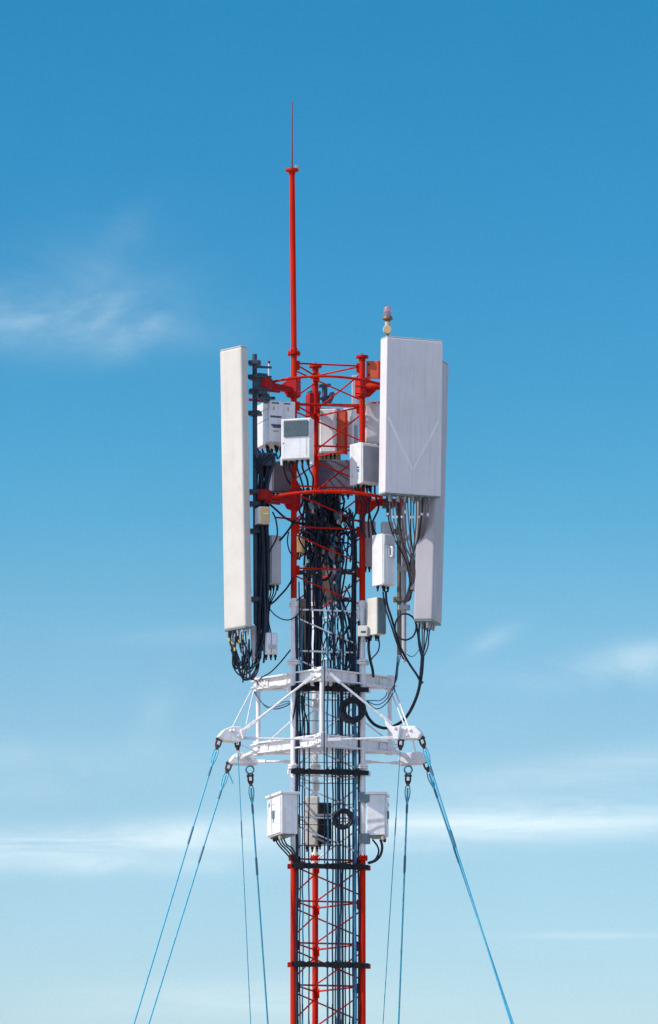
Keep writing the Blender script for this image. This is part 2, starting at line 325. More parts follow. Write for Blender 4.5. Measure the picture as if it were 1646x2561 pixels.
# ------------------------------------------------------------------ antenna mounting frames (upper, lower): arms on legs + hoop
def mount(label, pyL, pyH, pyHe, pyR, low):
    loc = W(810, pyH, 0)
    t = thing('antenna_mount', label, 'mounting frame', loc, 'red antenna mounting frames clamped to the mast')
    # hoop in front, ends sagging back
    pts = []
    xl, xr = (662, 950) if not low else (680, 956)
    for i in range(25):
        f = i / 24; x = xl + (xr - xl) * f; c = 1 - (2 * f - 1) ** 2
        pts.append(W(x, pyH + (pyHe - pyH) * (1 - c) ** 1.0, (-.36 - .16 * c) if not low else (-.50 - .14 * c)))
    s = Shape(); s.tube(pts, .0125 if not low else .0165, 12); s.obj('hoop', 'red', t)
    # left arm: square tube from the leg bracket out to the pipe
    P0 = W(736, pyL + 16, -.25); P1 = W(658, pyL - 2, -.52)
    s = Shape(); s.bar(P0, P1, .055, .055, .006); ar = s.obj('arm', 'oldred', t)
    s = Shape(); s.bar(W(672, pyL, -.47), W(654, pyL - 6, -.56), .10, .095, .006); s.bar(W(700, pyL + 18, -.42), W(662, pyL + 13, -.5), .03, .02); s.obj('end_plate', 'oldred', ar)
    m = frame(736, pyL + 6, -.25, -112)
    s = Shape(); s.prism([(-.12, .02), (-.03, .075), (.03, .075), (.03, -.10), (-.055, -.10)], .10, m, .004); s.box(-.04, .045, -.055, .055, -.09, .09, m, .004); s.obj('bracket', 'oldred', t)
    s = Shape(); m2 = frame(747, pyL + 4, -.30, -112)
    for dz in (-.06, .06): s.box(-.05, .015, -.015, .0, dz - .012, dz + .012, m2, .003)
    s.obj('clamp', 'oldred', t)
    # right arm
    s = Shape(); s.tube([W(905, pyR, -.13), W(955, pyR - 2, -.2), W(1010, pyR, -.26)], .036, 14); s.obj('arm', 'red', t)
    m = frame(906, pyR, -.114, -55)
    s = Shape(); s.prism([(-.05, .07), (.06, .07), (.14, -.02), (.05, -.10), (-.05, -.10)], .10, m, .004); s.obj('bracket', 'red', t)
    s = Shape(); m = frame(912, pyR, -.17, -80); s.box(-.035, .02, -.012, .012, -.095, .085, m, .004)
    for dz in (-.07, 0, .06): s.tube([m @ Vector((-.09, -.01, dz)), m @ Vector((.05, -.01, dz))], .006, 6)
    s.obj('clamp', 'oldred', t)
    # third arm, to the back sector
    s = Shape(); s.bar(W(788, pyL + 55, .38), W(776, pyL + 62, .72), .06, .06, .005); s.obj('arm', 'oldred', t)
    m = frame(783, pyL + 50, .40, 200); s = Shape(); s.box(-.06, .06, -.055, .05, -.12, .10, m, .005); s.obj('bracket', 'oldred', t)
    # back tie bar
    if not low:
        s = Shape(); s.tube([W(622, 999, .2), W(733, 1011, .24), W(905, 1014, .26), W(950, 1006, .22)], .014, 10); s.obj('tie_bar', 'oldred', t)
    else:
        s = Shape(); s.tube([W(690, 1294, .2), W(735, 1298, .24), W(905, 1302, .26)], .009, 10); s.obj('tie_bar', 'oldred', t)
    return t
mount('upper red antenna mount with a thin hoop bowed in front of the mast top', 962, 941, 960, 967, False)
mount('lower red antenna mount, whose thicker hoop bows across the mast below the radio units', 1242, 1229, 1243, 1258, True)

# ------------------------------------------------------------------ mounting pipes behind the antennas
def pipe(label, px0, py0, px1, py1, d, r, mat, clamps, caps='galv'):
    a, b = W(px0, py0, d), W(px1, py1, d)
    t = thing('mounting_pipe', label, 'pipe', b, 'steel pipes behind the panel antennas')
    s = Shape(); s.tube([a, (a + b) / 2, b], r, 16); s.obj('pipe', mat, t)
    for py in clamps:
        f = (py - py0) / (py1 - py0); p = a.lerp(b, f)
        m = Matrix.Translation(p) @ Matrix.Rotation(R(rng.uniform(-20, 20)), 4, 'Z')
        s = Shape(); s.box(-.055, .055, -.045, .045, -.022, .022, m, .006)
        for sx in (-1, 1): s.tube([m @ Vector((sx * .042, -.075, 0)), m @ Vector((sx * .042, .085, 0))], .006, 6)
        s.obj('clamp', mat, t)
    return t
pipe('dark blue grey pipe standing behind the tall cream panel antenna at left', 637, 886, 640, 1560, -.46, .0225, 'dark', (908, 944, 980, 1035, 1232, 1262, 1330, 1500))
pipe('pale grey pipe end sticking out under the tall cream panel antenna', 634, 1565, 637, 1652, -.46, .030, 'greyhouse', ())
pipe('brownish grey pipe beside the cable loop, shorter of the two standing together', 998, 1240, 999, 1638, -.20, .021, 'brown', (1330, 1500))
pipe('light grey pipe beside the cable loop, longer of the two standing together', 1010, 1240, 1011, 1655, -.26, .021, 'greyhouse', (1345, 1423, 1520))
pipe('dark pipe standing behind the wide grey antenna under the beacon', 968, 842, 972, 1290, -.33, .022, 'dark', (960, 1000, 1225, 1265))
pipe('dark pipe of the far antenna seen behind the back leg', 785, 960, 787, 1560, .80, .022, 'dark', (985, 1010, 1290, 1330))

# ------------------------------------------------------------------ panel antennas
def panel_antenna(label, m, wd, th, ht, mat, base, ports=8, bev=.025, chevron=False):
    t = thing('panel_antenna', label, 'antenna', base, 'panel antennas around the mast')
    h = ht / 2
    s = Shape(); s.box(-wd / 2, wd / 2, -th / 2, th / 2, -h + .012, h - .012, m, bev, 4); o = s.obj('radome', mat, t)
    for p in o.data.polygons: p.use_smooth = False
    for sg in (1, -1):
        s = Shape(); s.box(-wd / 2 + .004, wd / 2 - .004, -th / 2 + .004, th / 2 - .004, sg * (h - .013), sg * h, m, .004, 1); s.obj('end_cap', 'greyhouse' if sg > 0 else 'fin', t)
    for i in range(ports):
        x = -wd * .38 + wd * .76 * i / max(ports - 1, 1); y = (.18 if i % 2 else -.18) * th
        q = m @ Vector((x, y, -h)); s = Shape(); s.lathe(q, [(.014, 0), (.014, -.03), (.010, -.032), (.010, -.055)], 10, axis=(m.to_3x3() @ Vector((0, 0, 1)))); s.obj('connector', 'galv', t)
    for z in (-h * .72, h * .72):
        s = Shape(); s.box(-wd * .22, wd * .22, th / 2 - .004, th / 2 + .07, z - .035, z + .035, m, .006); s.obj('bracket', 'galv', t)
    if chevron:
        s = Shape(); y = -th / 2 - .0012
        for a, b in chevron:
            s.bar(m @ Vector((a[0], y, a[1])), m @ Vector((b[0], y, b[1])), .022, .004, .0012, up=(m.to_3x3() @ Vector((0, 1, 0))))
        s.obj('rib', 'rib', t)
    return t
HL = 700 * U / math.cos(R(9))
mL = frame(590, 1222, -.55, 222, 1.4)
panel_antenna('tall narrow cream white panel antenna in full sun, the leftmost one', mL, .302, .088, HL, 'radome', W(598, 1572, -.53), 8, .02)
HR = 391 * U / math.cos(R(9))
mR = frame(1027.5, 1045, -.62, -68, 2.2)
k_ = U
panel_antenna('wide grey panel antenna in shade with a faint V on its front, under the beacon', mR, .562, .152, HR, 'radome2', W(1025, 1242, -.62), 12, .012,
              ((((-.25), -.02), (-.004, -.50)), ((.25, -.02), (-.004, -.50))))
mR2 = frame(1079, 1230, -.36, -17.8, 1.85)
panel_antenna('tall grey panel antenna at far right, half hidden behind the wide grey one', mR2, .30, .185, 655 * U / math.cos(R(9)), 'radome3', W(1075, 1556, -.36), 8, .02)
mB = frame(823, 1262, .95, 102.2, 1.0)
panel_antenna('brown backed panel antenna facing away, seen through the lattice behind the back leg', mB, .215, .10, 500 * U, 'brown', W(822, 1512, .95), 6, .015)

# ------------------------------------------------------------------ warning beacon
b0 = W(970, 846, -.33)
bc = thing('warning_beacon', 'small obstruction lamp with pinkish glass above the wide grey antenna', 'beacon', b0)
s = Shape(); s.tube([b0, b0 + Vector((0, 0, .05))], .010, 10); s.obj('stem', 'lampbase', bc)
cz = W(969.5, 825, -.33)
s = Shape(); s.lathe(cz + Vector((0, .03, 0)), [(.036, 0), (.043, .012), (.043, .05), (.036, .06)], 24, axis=Vector((0, -1, 0))); s.tube([cz + Vector((0, 0, .03)), cz + Vector((0, 0, .085))], [.026, .024], 14); s.obj('junction_box', 'brass', bc)
s = Shape(); s.lathe(cz, [(.024, .075), (.030, .095), (.049, .098), (.050, .108), (.040, .128), (.036, .132)], 24); s.obj('lamp_base', 'lampbase', bc)
s = Shape(); s.lathe(cz, [(.036, .1325), (.037, .17), (.036, .20), (.028, .215), (.010, .222)], 24); s.obj('lens', 'lens', bc)

# ------------------------------------------------------------------ radio units and boxes
def fins(s, m, x0, x1, y0, y1, z0, z1, n, axis='x', t=.004):
    for i in range(n):
        f = (i + .5) / n
        if axis == 'x': c = x0 + (x1 - x0) * f; s.box(c - t / 2, c + t / 2, y0, y1, z0, z1, m, .001, 1)
        else: c = y0 + (y1 - y0) * f; s.box(x0, x1, c - t / 2, c + t / 2, z0, z1, m, .001, 1)
def radio(label, m, wd, th, ht, mat='radiohouse', name='radio_unit', cat='radio unit', group='radio units on the mast', ports=4, side_fins=None, cover=True, handle=False, base=None):
    t = thing(name, label, cat, base or (m @ Vector((0, 0, -ht / 2))), group); h = ht / 2
    s = Shape(); s.box(-wd / 2, wd / 2, -th / 2 + (.012 if cover else 0), th / 2, -h, h, m, .006); b = s.obj('body', mat, t)
    if cover:
        s = Shape(); s.box(-wd / 2 + .008, wd / 2 - .008, -th / 2, -th / 2 + .0115, -h + .008, h - .008, m, .006); s.obj('cover', mat, t)
    if side_fins is not None:
        sg = side_fins; s = Shape(); xa = sg * wd / 2
        fins(s, m, min(xa, xa + sg * .016), max(xa, xa + sg * .016), -th / 2 + .02, th / 2 - .005, -h + .02, h - .02, 14, 'y', .004); s.obj('heat_sink', 'greyhouse', t)
    for i in range(ports):
        x = -wd * .36 + wd * .72 * i / max(ports - 1, 1); q = m @ Vector((x, rng.uniform(-.2, .2) * th, -h))
        s = Shape(); s.lathe(q, [(.013, .002), (.013, -.025), (.008, -.028), (.008, -.05)], 10); s.obj('connector', 'blackp', t)
    if handle:
        s = Shape(); s.tube(spline([m @ Vector((-wd * .3, 0, h)), m @ Vector((-wd * .3, 0, h + .03)), m @ Vector((wd * .3, 0, h + .03)), m @ Vector((wd * .3, 0, h))], 5), .006, 8); s.obj('handle', mat, t)
    s = Shape(); s.box(-wd * .25, wd * .25, th / 2, th / 2 + .05, -h * .55, h * .55, m, .006); s.obj('bracket', 'galv', t)
    return t, b
def sticker(parent, m, x0, x1, y, z0, z1, mat, name='sticker'):
    s = Shape(); s.box(x0, x1, y - .0012, y + .0005, z0, z1, m, 0); s.obj(name, mat, parent)

# radio in front of the left leg (grille on top)
m = frame(744, 1100, -.60, -106); t, b = radio('white radio unit with a grey grille, mounted in front of the left leg', m, .285, .12, .385, ports=5)
s = Shape(); s.box(-.112, .122, -.072, -.059, .02, .165, m, .003); gr = s.obj('grille', 'fin', t)
s = Shape(); fins(s, m, -.108, .118, -.078, -.071, .024 , .172, 26, 'x', .0045); s.obj('grille_slats', 'fin', gr)
s = Shape(); s.box(-.155, -.135, -.03, .03, -.235, -.16, m, .003); s.obj('foot', 'radiohouse', t); s = Shape(); s.box(.128, .150, -.03, .03, -.24, -.15, m, .003); s.obj('foot', 'radiohouse', t)
sticker(t, m, -.122, -.112, -.0605, -.045, -.032, 'ink', 'screw'); s = Shape(); s.box(.10, .104, -.062, -.059, -.16, .02, m, 0); s.obj('hinge', 'greyhouse', t)
# big radio behind the left pipe, corner towards us
m = frame(690, 1063, -.22, -70); t, b = radio('large white radio unit with dark handles, between the left pipe and the left leg', m, .27, .34, .40, ports=6)
for z, x0, x1 in ((.045, -.115, -.005), (-.035, -.105, .0), (-.05, -.09, -.012)): sticker(t, m, x0, x1, -.171, z - .010, z + .008, 'ink', 'handle_slot')
for x in (-.08, .06): sticker(t, m, x - .008, x + .008, -.171, .105, .14, 'tan')
sticker(t, m, -.1, -.03, -.171, .165, .178, 'ink', 'print'); sticker(t, m, .02, .08, -.171, .165, .178, 'ink', 'print'); sticker(t, m, -.085, -.03, -.171, -.10, -.085, 'tan')
s = Shape(); s.box(-.137, -.1345, -.165, .165, .115, .122, m, .001, 1); s.box(-.138, -.1345, -.165, .165, .02, .024, m, .001, 1); s.obj('seam', 'fin', t)
# radio right with finned side
m = frame(912, 1163, -.42, -52); t, b = radio('white radio unit with a finned grey side, left of the wide grey antenna', m, .21, .18, .385, side_fins=None, ports=5)
s = Shape(); fins(s, m, -.10, .10, -.100, -.089, -.17, .17, 16, 'x', .004); s.obj('heat_sink', 'greyhouse', t)
s = Shape(); s.box(-.1075, -.1045, -.055, -.02, -.085, -.055, m, 0); s.obj('sticker', 'blue', t)
s = Shape(); s.box(-.1075, -.1045, -.055, -.015, -.045, -.032, m, 0); s.box(-.1075, -.1045, -.04, -.035, -.15, -.095, m, 0); s.obj('print', 'ink', t)
s = Shape(); s.box(-.1075, -.1045, .04, .055, -.12, -.10, m, 0); s.obj('sticker', 'tan', t)
# white boxes behind the right leg
m = frame(931, 1061, .05, -82); radio('plain white radio unit in the gap between the right leg and the wide grey antenna', m, .15, .15, .37, ports=3, handle=True)
m = frame(822, 1080, .62, -95); radio('white radio unit looped with black cable beside the orange plate behind the lattice', m, .16, .14, .42, ports=4)
m = frame(872, 1070, .70, -95); radio('narrow white radio unit just right of the orange plate behind the lattice', m, .09, .12, .36, ports=2)
m = frame(838, 1195, .45, -90); radio('shaded violet grey wide radio unit behind the lattice, directly above the lower red hoop', m, .34, .14, .32, 'slate', ports=6)
m = frame(701, 1195, -.10, -75); radio('tall shaded grey radio unit behind the left leg, directly above the lower red hoop', m, .18, .12, .29, 'slate', ports=4)
m = frame(662, 1150, -.45, -80); radio('small dark junction box beside the left pipe under the large white radio unit', m, .19, .10, .12, 'dark', 'junction_box', 'box', None, ports=4, cover=False)
m = frame(888, 1075, .86, -88); s = Shape(); s.box(-.03, .03, -.03, .03, -.42, .52, m, .008); s.solo('mounting_channel', 'greyhouse', 'narrow grey blue upright channel seen between the lattice and the right leg', 'channel')
# orange pieces
def plate(label, m, wd, th, ht):
    t = thing('orange_plate', label, 'plate', m @ Vector((0, 0, -ht / 2)), 'orange painted plates on the mast')
    s = Shape(); s.box(-wd / 2, wd / 2, -th / 2, th / 2, -ht / 2, ht / 2, m, .003); s.obj('plate', 'orange', t)
    s = Shape(); s.box(wd / 2 - .002, wd / 2 + .014, -th / 2 - .012, th / 2 + .03, -ht / 2, ht / 2, m, .003); s.obj('flange', 'red', t)
    s = Shape()
    for z in (-ht * .3, ht * .3): s.tube([m @ Vector((-wd * .3, -th / 2 - .008, z)), m @ Vector((-wd * .3, th / 2 + .06, z))], .008, 8)
    s.obj('bolt', 'blackp', t); return t
plate('square orange plate beside the cap of the right leg', frame(932, 925, -.10, -98), .115, .03, .165)
plate('tall orange plate seen through the upper lattice between two white radio units', frame(851, 1082, .58, -98), .10, .04, .41)
# lower right radio with handle (corner towards us)
m = frame(960, 1402, -.45, -52); t, b = radio('white radio unit with a hooked handle below the wide grey antenna', m, .145, .165, .475, ports=4)
s = Shape(); s.box(-.02, .055, -.10, -.082, .02, .125, m, .004); s.obj('handle_recess', 'greyhouse', t)
s = Shape(); s.tube(spline([m @ Vector((0, -.10, .11)), m @ Vector((.0, -.125, .105)), m @ Vector((0, -.125, .03)), m @ Vector((0, -.10, .025))], 5), .010, 8); s.obj('handle', 'radiohouse', t)
s = Shape(); s.box(-.06, .06, -.094, -.083, .135, .225, m, .004); s.obj('vent_cover', 'greyhouse', t)
m = frame(968, 1325, -.28, -75); radio('plain grey box rising behind the hooked handle radio unit', m, .10, .08, .14, 'greyhouse', 'junction_box', 'box', None, ports=0, cover=False)
m = frame(924, 1362, .08, -80); radio('slate blue grey radio unit directly right of the right leg, beside the hooked handle one', m, .10, .12, .42, 'greyhouse', ports=3, cover=False)
# cream/dark grey cabinet right, with little box
m = frame(940, 1543, -.22, -52); t, b = radio('cream and dark grey splitter box low on the right leg', m, .10, .155, .345, 'cream', 'splitter_box', 'box', None, ports=3, cover=False)
s = Shape(); s.box(-.048, .048, -.092, -.079, -.165, .165, m, .003); s.obj('cover', 'fin', t)
m = frame(908, 1579, -.22, -98); t, b = radio('tiny cream terminal box with dark print on the right leg', m, .088, .06, .10, 'cream', 'terminal_box', 'box', None, ports=2, cover=False); sticker(t, m, -.015, .03, -.031, -.02, .0, 'ink', 'print')
# left lower grey unit
m = frame(683, 1402, -.30, -62); t, b = radio('tall angular grey radio unit hanging left of the red leg', m, .115, .13, .455, 'greyhouse', ports=4, cover=True)
# beige box, tan dome, small grey junction
m = frame(656, 1291, -.52, -72); t, b = radio('white box with a tan front cover beside the tall cream antenna', m, .105, .15, .155, 'radiohouse', 'tan_fronted_box', 'box', None, ports=2, cover=False)
s = Shape(); s.box(-.046, .046, -.089, -.0755, -.070, .070, m, .012, 3); s.obj('cover', 'tan', t); sticker(t, m, -.02, .03, -.0895, .005, .014, 'conn', 'print')
m = frame(753, 1364, -.10, -95); t, b = radio('tan round cornered box right of the lower red leg', m, .075, .06, .14, 'tan', 'tan_box', 'box', None, ports=1, cover=False)
m = frame(677, 1611, -.45, -78); t, b = radio('small pale grey combiner box low behind the tall cream antenna', m, .115, .10, .20, 'radiohouse', 'combiner_box', 'box', None, ports=3)
s = Shape(); s.box(-.030, .042, -.062, -.049, -.05, -.012, m, .002); s.obj('name_plate', 'greyhouse', t); s = Shape(); s.box(-.006, -.002, -.0525, -.048, -.09, .09, m, 0); s.obj('seam', 'ink', t)
# cream upright ladder-channel left inside the mast (1500-1640)
m = frame(757, 1570, -.12, -90); s = Shape(); s.box(-.03, .03, -.02, .02, -.27, .27, m, .006); s.solo('cable_channel', 'brown', 'grey brown cable channel standing right of the upper white left leg', 'channel')
# whip with a red tip
p0 = W(673, 1040, -.30)
wp = thing('rod_antenna', 'thin white rod with a red tip standing by the left red arm', 'antenna', p0)
s = Shape(); s.tube([p0, W(672.5, 907, -.30)], .008, 8); s.obj('rod', 'radiohouse', wp)
s = Shape(); s.lathe(W(672.5, 908, -.30), [(.008, -.006), (.013, 0), (.013, .016), (.006, .022)], 10); s.obj('tip', 'oldred', wp)
s = Shape(); s.box(-.05, .05, -.02, .02, -.012, .012, frame(675, 996, -.30), .003); s.obj('clamp', 'dark', wp)
# small satellite receivers / dark hardware behind the back leg top
m = frame(812, 985, .62, -60) @ Matrix.Scale(.68, 4); t = thing('tilt_bracket', 'dark steel tilt bracket behind the top of the back leg', 'bracket', m.translation)
s = Shape(); s.box(-.03, .03, -.03, .03, -.14, .14, m, .004); s.obj('post', 'dark', t)
s = Shape(); s.bar(m @ Vector((-.09, 0, .10)), m @ Vector((.09, 0, .13)), .03, .03); s.bar(m @ Vector((-.08, 0, -.08)), m @ Vector((.10, 0, -.03)), .035, .03); s.obj('arm', 'dark', t)
s = Shape(); s.bar(m @ Vector((.05, -.02, -.12)), m @ Vector((.12, -.02, .02)), .05, .04); s.obj('hinge', 'dark', t)

# equipment cabinets
def cabinet(label, m, wd, th, ht, side, base):
    t = thing('equipment_cabinet', label, 'cabinet', base, 'equipment cabinets beside the white mast section'); h = ht / 2
    s = Shape(); s.box(-wd / 2, wd / 2, -th / 2, th / 2, -h, h - .012, m, .006); b = s.obj('body', 'radiohouse', t)
    s = Shape(); s.box(-wd / 2 - .018, wd / 2 + .018, -th / 2 - .018, th / 2 + .018, h - .0115, h + .012, m, .004); s.obj('lid', 'white', t)
    x = side * wd / 2
    s = Shape(); s.box(min(x, x + side * .010), max(x, x + side * .010), -th / 2 + .012, th / 2 - .012, -h + .012, h - .03, m, .004); d = s.obj('door', 'radiohouse', t)
    x += side * .010
    s = Shape(); s.box(min(x, x + side * .016), max(x, x + side * .016), -.03, .015, -.03, .04, m, .003); s.obj('latch', 'fin', d)
    s = Shape(); s.box(min(x, x + side * .0015), max(x, x + side * .0015), -.01, .02, -.07, -.03, m, 0); s.obj('key_plate', 'galv', d)
    s = Shape(); s.box(min(x, x + side * .0015), max(x, x + side * .0015), .10, .135, h - .10, h - .065, m, 0); s.obj('sticker', 'blue', d)
    s = Shape()
    for yy, zz in ((.02, h - .085), (.0, h - .15), (.05, h - .16)): s.box(min(x, x + side * .0012), max(x, x + side * .0012), yy - .05, yy + .02, zz - .004, zz + .004, m, 0)
    s.obj('print', 'greyhouse', d)
    s = Shape(); s.box(-wd / 2 + .02, wd / 2 - .02, -th / 2 + .02, th / 2 - .02, -h - .012, -h - .0005, m, .003); s.obj('gland_plate', 'fin', t)
    for i in range(3):
        s = Shape(); s.lathe(m @ Vector((-side * -.06 + side * i * .0 , -.1 + .08 * i, -h - .012)), [(.014, 0), (.016, -.02), (.009, -.035)], 10); s.obj('gland', 'brass' if i == 0 else 'blackp', t)
    return t
m = frame(707, 2040, -.32, -70); cabinet('white equipment cabinet with its latched door in sunlight, left of the mast', m, .155, .385, .375, -1, W(700, 2090, -.3))
m = frame(944, 2040, -.05, -96); t = cabinet('white equipment cabinet clamped to the right leg of the mast', m, .165, .24, .385, 1, W(940, 2095, -.05))
for py in (1995, 2098):
    s = Shape(); s.box(-.055, .045, -.05, .05, -.045, .045, frame(913, py, -.12, -96), .006); s.obj('pole_clamp', 'fin', t)
# beige meter boxes inside the lower lattice
m = frame(781, 2055, .10, -95); t, b = radio('beige cable joint box inside the white lattice between the cabinets', m, .13, .12, .46, 'cream', 'joint_box', 'box', None, ports=3, cover=True)
m = frame(812, 2060, .05, -85); t, b = radio('dark coupler box beside the beige joint box inside the lattice', m, .12, .10, .38, 'blackp', 'coupler_box', 'box', None, ports=2, cover=False)
s = Shape(); s.bar(m @ Vector((-.09, -.06, .07)), m @ Vector((.09, -.06, .075)), .02, .02); s.obj('strap', 'galv', t); s = Shape(); s.bar(m @ Vector((-.12, -.06, -.12)), m @ Vector((.06, -.06, -.21)), .02, .02); s.obj('strap', 'galv', t)

# ------------------------------------------------------------------ torque frame
DN, DB, DTN, DTF = -.50, .20, -.48, .45
tf = thing('torque_frame', 'white steel torque frame around the mast holding the guy wires', 'frame', W(810, 1880, 0))
ND = {'n': (805, DN), 'l': (646, DB), 'r': (975, DB)}
HU = {'n': 1686, 'l': 1712, 'r': 1708}; HLo = {'n': 1851, 'l': 1872, 'r': 1870}
for H in (HU, HLo):
    zc = sum(W(ND[k][0], H[k], ND[k][1]).z for k in 'nlr') / 3
    P = {}
    for k in 'nlr':
        p = W(ND[k][0], H[k], ND[k][1]); P[k] = p
    for a, b in (('l', 'n'), ('n', 'r'), ('l', 'r')):
        s = Shape(); d = (P[b] - P[a]).normalized(); s.ibeam(P[a] + d * .03, P[b] - d * (.035 if b == 'n' else .03), .104, .090, .008, .012); s.obj('beam', 'white', tf)
    for k in 'nlr':
        s = Shape(); mm = Matrix.Translation(P[k]) @ Matrix.Rotation(R(rng.uniform(20, 40)), 4, 'Z') ; s.box(-.035, .035, -.035, .035, -.066, .066, mm, .006)
        for z in (-.03, .03):
            for x in (-.05, .05): s.tube([mm @ Vector((x, -.045, z)), mm @ Vector((x, .045, z))], .008, 6)
        for q in 'nlr':
            if q == k: continue
            dq = (P[q] - P[k]).normalized(); mq = Matrix.Translation(P[k] + dq * .085) @ Matrix.Rotation(math.atan2(dq.y, dq.x), 4, 'Z')
            for yy in (-.012, .012):
                s.box(-.07, .07, yy - .005, yy + .005, -.036, .036, mq, .002)
                for bx in (-.05, .05):
                    for bz in (-.018, .018): s.tube([mq @ Vector((bx * .8, yy - .014, bz)), mq @ Vector((bx * .8, yy + .014, bz))], .008, 6)
        s.obj('corner_joint', 'white', tf)
for k in 'nlr':
    x, d = ND[k]; s = Shape(); a, b = W(x, HU[k] + 12, d), W(x, HLo[k] - 12, d); s.tube([a, (a + b) / 2, b], .021, 14); s.obj('post', 'white', tf)
def rod(x0, y0, d0, x1, y1, d1, r, ends=True):
    a, b = W(x0, y0, d0), W(x1, y1, d1); s = Shape(); s.tube([a, (a + b) / 2, b], r, 10)
    if ends:
        d = (b - a).normalized()
        for p, q in ((a, 1), (b, -1)): s.bar(p - d * q * .015, p + d * q * .11, r * 3.0, r * 3.0, .003)
    s.obj('rod', 'white', tf)
rod(784, 1690, DN - .02, 616, 1822, DTN, .011); rod(828, 1688, DN - .02, 976, 1808, DTN, .011)
rod(628, 1728, DB, 581, 1820, DTN + .05, .007, False); rod(634, 1730, DB, 616, 1812, DTN + .1, .006, False)
rod(985, 1718, DB, 1022, 1820, DTN + .05, .008, False); rod(978, 1730, DB, 1012, 1815, DTN + .1, .006, False)
rod(786, 1849, DN - .01, 608, 1846, DTN, .009); rod(824, 1850, DN - .01, 985, 1845, DTN, .010)
rod(728, 1804, -.23, 668, 1858, DB - .05, .008, False); rod(912, 1806, -.10, 958, 1842, DB - .05, .008, False)
rod(640, 1904, DTF, 735, 1905, DTF - .2, .010); rod(1005, 1908, DTF, 902, 1905, DTF - .2, .010)
rod(646, 1876, DB, 602, 1896, DTF, .020, False); rod(975, 1874, DB, 1024, 1896, DTF, .020, False)
rod(594, 1858, DTN + .05, 601, 1888, DTF - .1, .007, False); rod(1032, 1850, DTN + .05, 1042, 1888, DTF - .1, .007, False)
rod(606, 1864, DTN + .1, 640, 1880, DB, .007, False); rod(1004, 1858, DTN + .1, 985, 1876, DB, .007, False)
def tip(pts, d, th, holes):
    cx = sum(p[0] for p in pts) / len(pts); cy = sum(p[1] for p in pts) / len(pts); m = frame(cx, cy, d, -90 + (14 if cx < 810 else -14))
    s = Shape(); s.prism([((x - cx) * U, -(y - cy) * U / .985) for x, y in pts], th, m, .008); o = s.obj('outrigger', 'white', tf)
    for hx, hy in holes:
        s = Shape(); q = m @ Vector(((hx - cx) * U, -th / 2, -(hy - cy) * U)); s.lathe(q, [(.016, -.012), (.016, .004), (.008, .016)], 8, axis=m.to_3x3() @ Vector((0, -1, 0))); s.obj('bolt', 'white', o)
tip([(544, 1843), (557, 1827), (579, 1818), (600, 1819), (611, 1830), (610, 1846), (596, 1857), (560, 1855)], DTN, .12, [(574, 1830), (582, 1830), (592, 1842)])
tip([(600, 1826), (618, 1818), (614, 1840), (606, 1850)], DTN - .05, .03, [])
tip([(571, 1906), (584, 1888), (600, 1882), (634, 1896), (642, 1902), (643, 1913), (578, 1913)], DTF, .12, [(590, 1895), (600, 1900)])
tip([(1002, 1817), (1042, 1818), (1058, 1836), (1050, 1850), (1002, 1849)], DTN, .12, [(1018, 1826), (1030, 1828), (1022, 1840)])
tip([(962, 1796), (984, 1818), (1004, 1815), (998, 1850), (986, 1850), (984, 1838), (966, 1816)], DTN - .05, .04, [(990, 1822)])
tip([(1000, 1886), (1056, 1882), (1071, 1901), (1060, 1911), (999, 1914)], DTF, .12, [(1020, 1896), (1040, 1898)])

# ------------------------------------------------------------------ guy wires
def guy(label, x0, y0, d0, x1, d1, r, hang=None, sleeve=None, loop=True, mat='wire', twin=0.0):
    a = W(x0, y0, d0); b = W(x1, 2561, d1); dv = (b - a); t = thing('guy_wire', label, 'guy wire', a, 'guy wires running down from the torque frame')
    end = a + dv * ((a.z - .05) / (a.z - b.z)); dn = dv.normalized(); side = dn.cross(Vector((0, 1, 0))).normalized()
    st = a + dn * .12
    s = Shape()
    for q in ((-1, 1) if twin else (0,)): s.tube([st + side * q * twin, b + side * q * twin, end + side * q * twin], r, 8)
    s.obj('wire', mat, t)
    # shackle: two cheeks and a pin
    s = Shape(); s.tube(spline([a + side * .018 - dn * .02, a + side * .020 + dn * .05, a + dn * .085, a - side * .020 + dn * .05, a - side * .018 - dn * .02], 5), .009, 8)
    s.tube([a - side * .034, a + side * .034], .011, 8); s.box(-.014, .014, -.01, .01, -.02, .03, Matrix.Translation(a + dn * .08), .004); s.obj('shackle', 'rust', t)
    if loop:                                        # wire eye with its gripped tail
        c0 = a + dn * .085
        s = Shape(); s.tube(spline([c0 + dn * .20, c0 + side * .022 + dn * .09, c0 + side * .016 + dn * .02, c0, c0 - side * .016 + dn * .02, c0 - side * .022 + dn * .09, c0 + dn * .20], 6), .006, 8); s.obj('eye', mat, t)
        s = Shape(); s.tube([c0 + dn * .19, c0 + dn * .28], r * 1.3, 8); s.obj('grip', 'wired', t)
    if sleeve:
        f = (sleeve - y0) / (2561 - y0); p = a + dv * f; s = Shape(); s.lathe(p - dn * .09, [(r, 0), (r * 1.35, .02), (r * 1.35, .16), (r, .18)], 10, axis=dn); s.obj('sleeve', 'wired', t)
    if hang:                                        # ring on the frame
        s = Shape(); c = W(*hang, d0); s.tube([c + Vector((.036 * math.cos(q * math.pi / 8), 0, .036 * math.sin(q * math.pi / 8))) for q in range(16)], .008, 8, True); s.obj('ring', 'wired', t)
    return t
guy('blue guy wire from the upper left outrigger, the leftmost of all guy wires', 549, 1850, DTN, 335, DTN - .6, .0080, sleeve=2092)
guy('blue guy wire from the lower left outrigger, second guy wire from the left', 574, 1910, DTF, 372, DTF - .6, .0080, sleeve=2140)
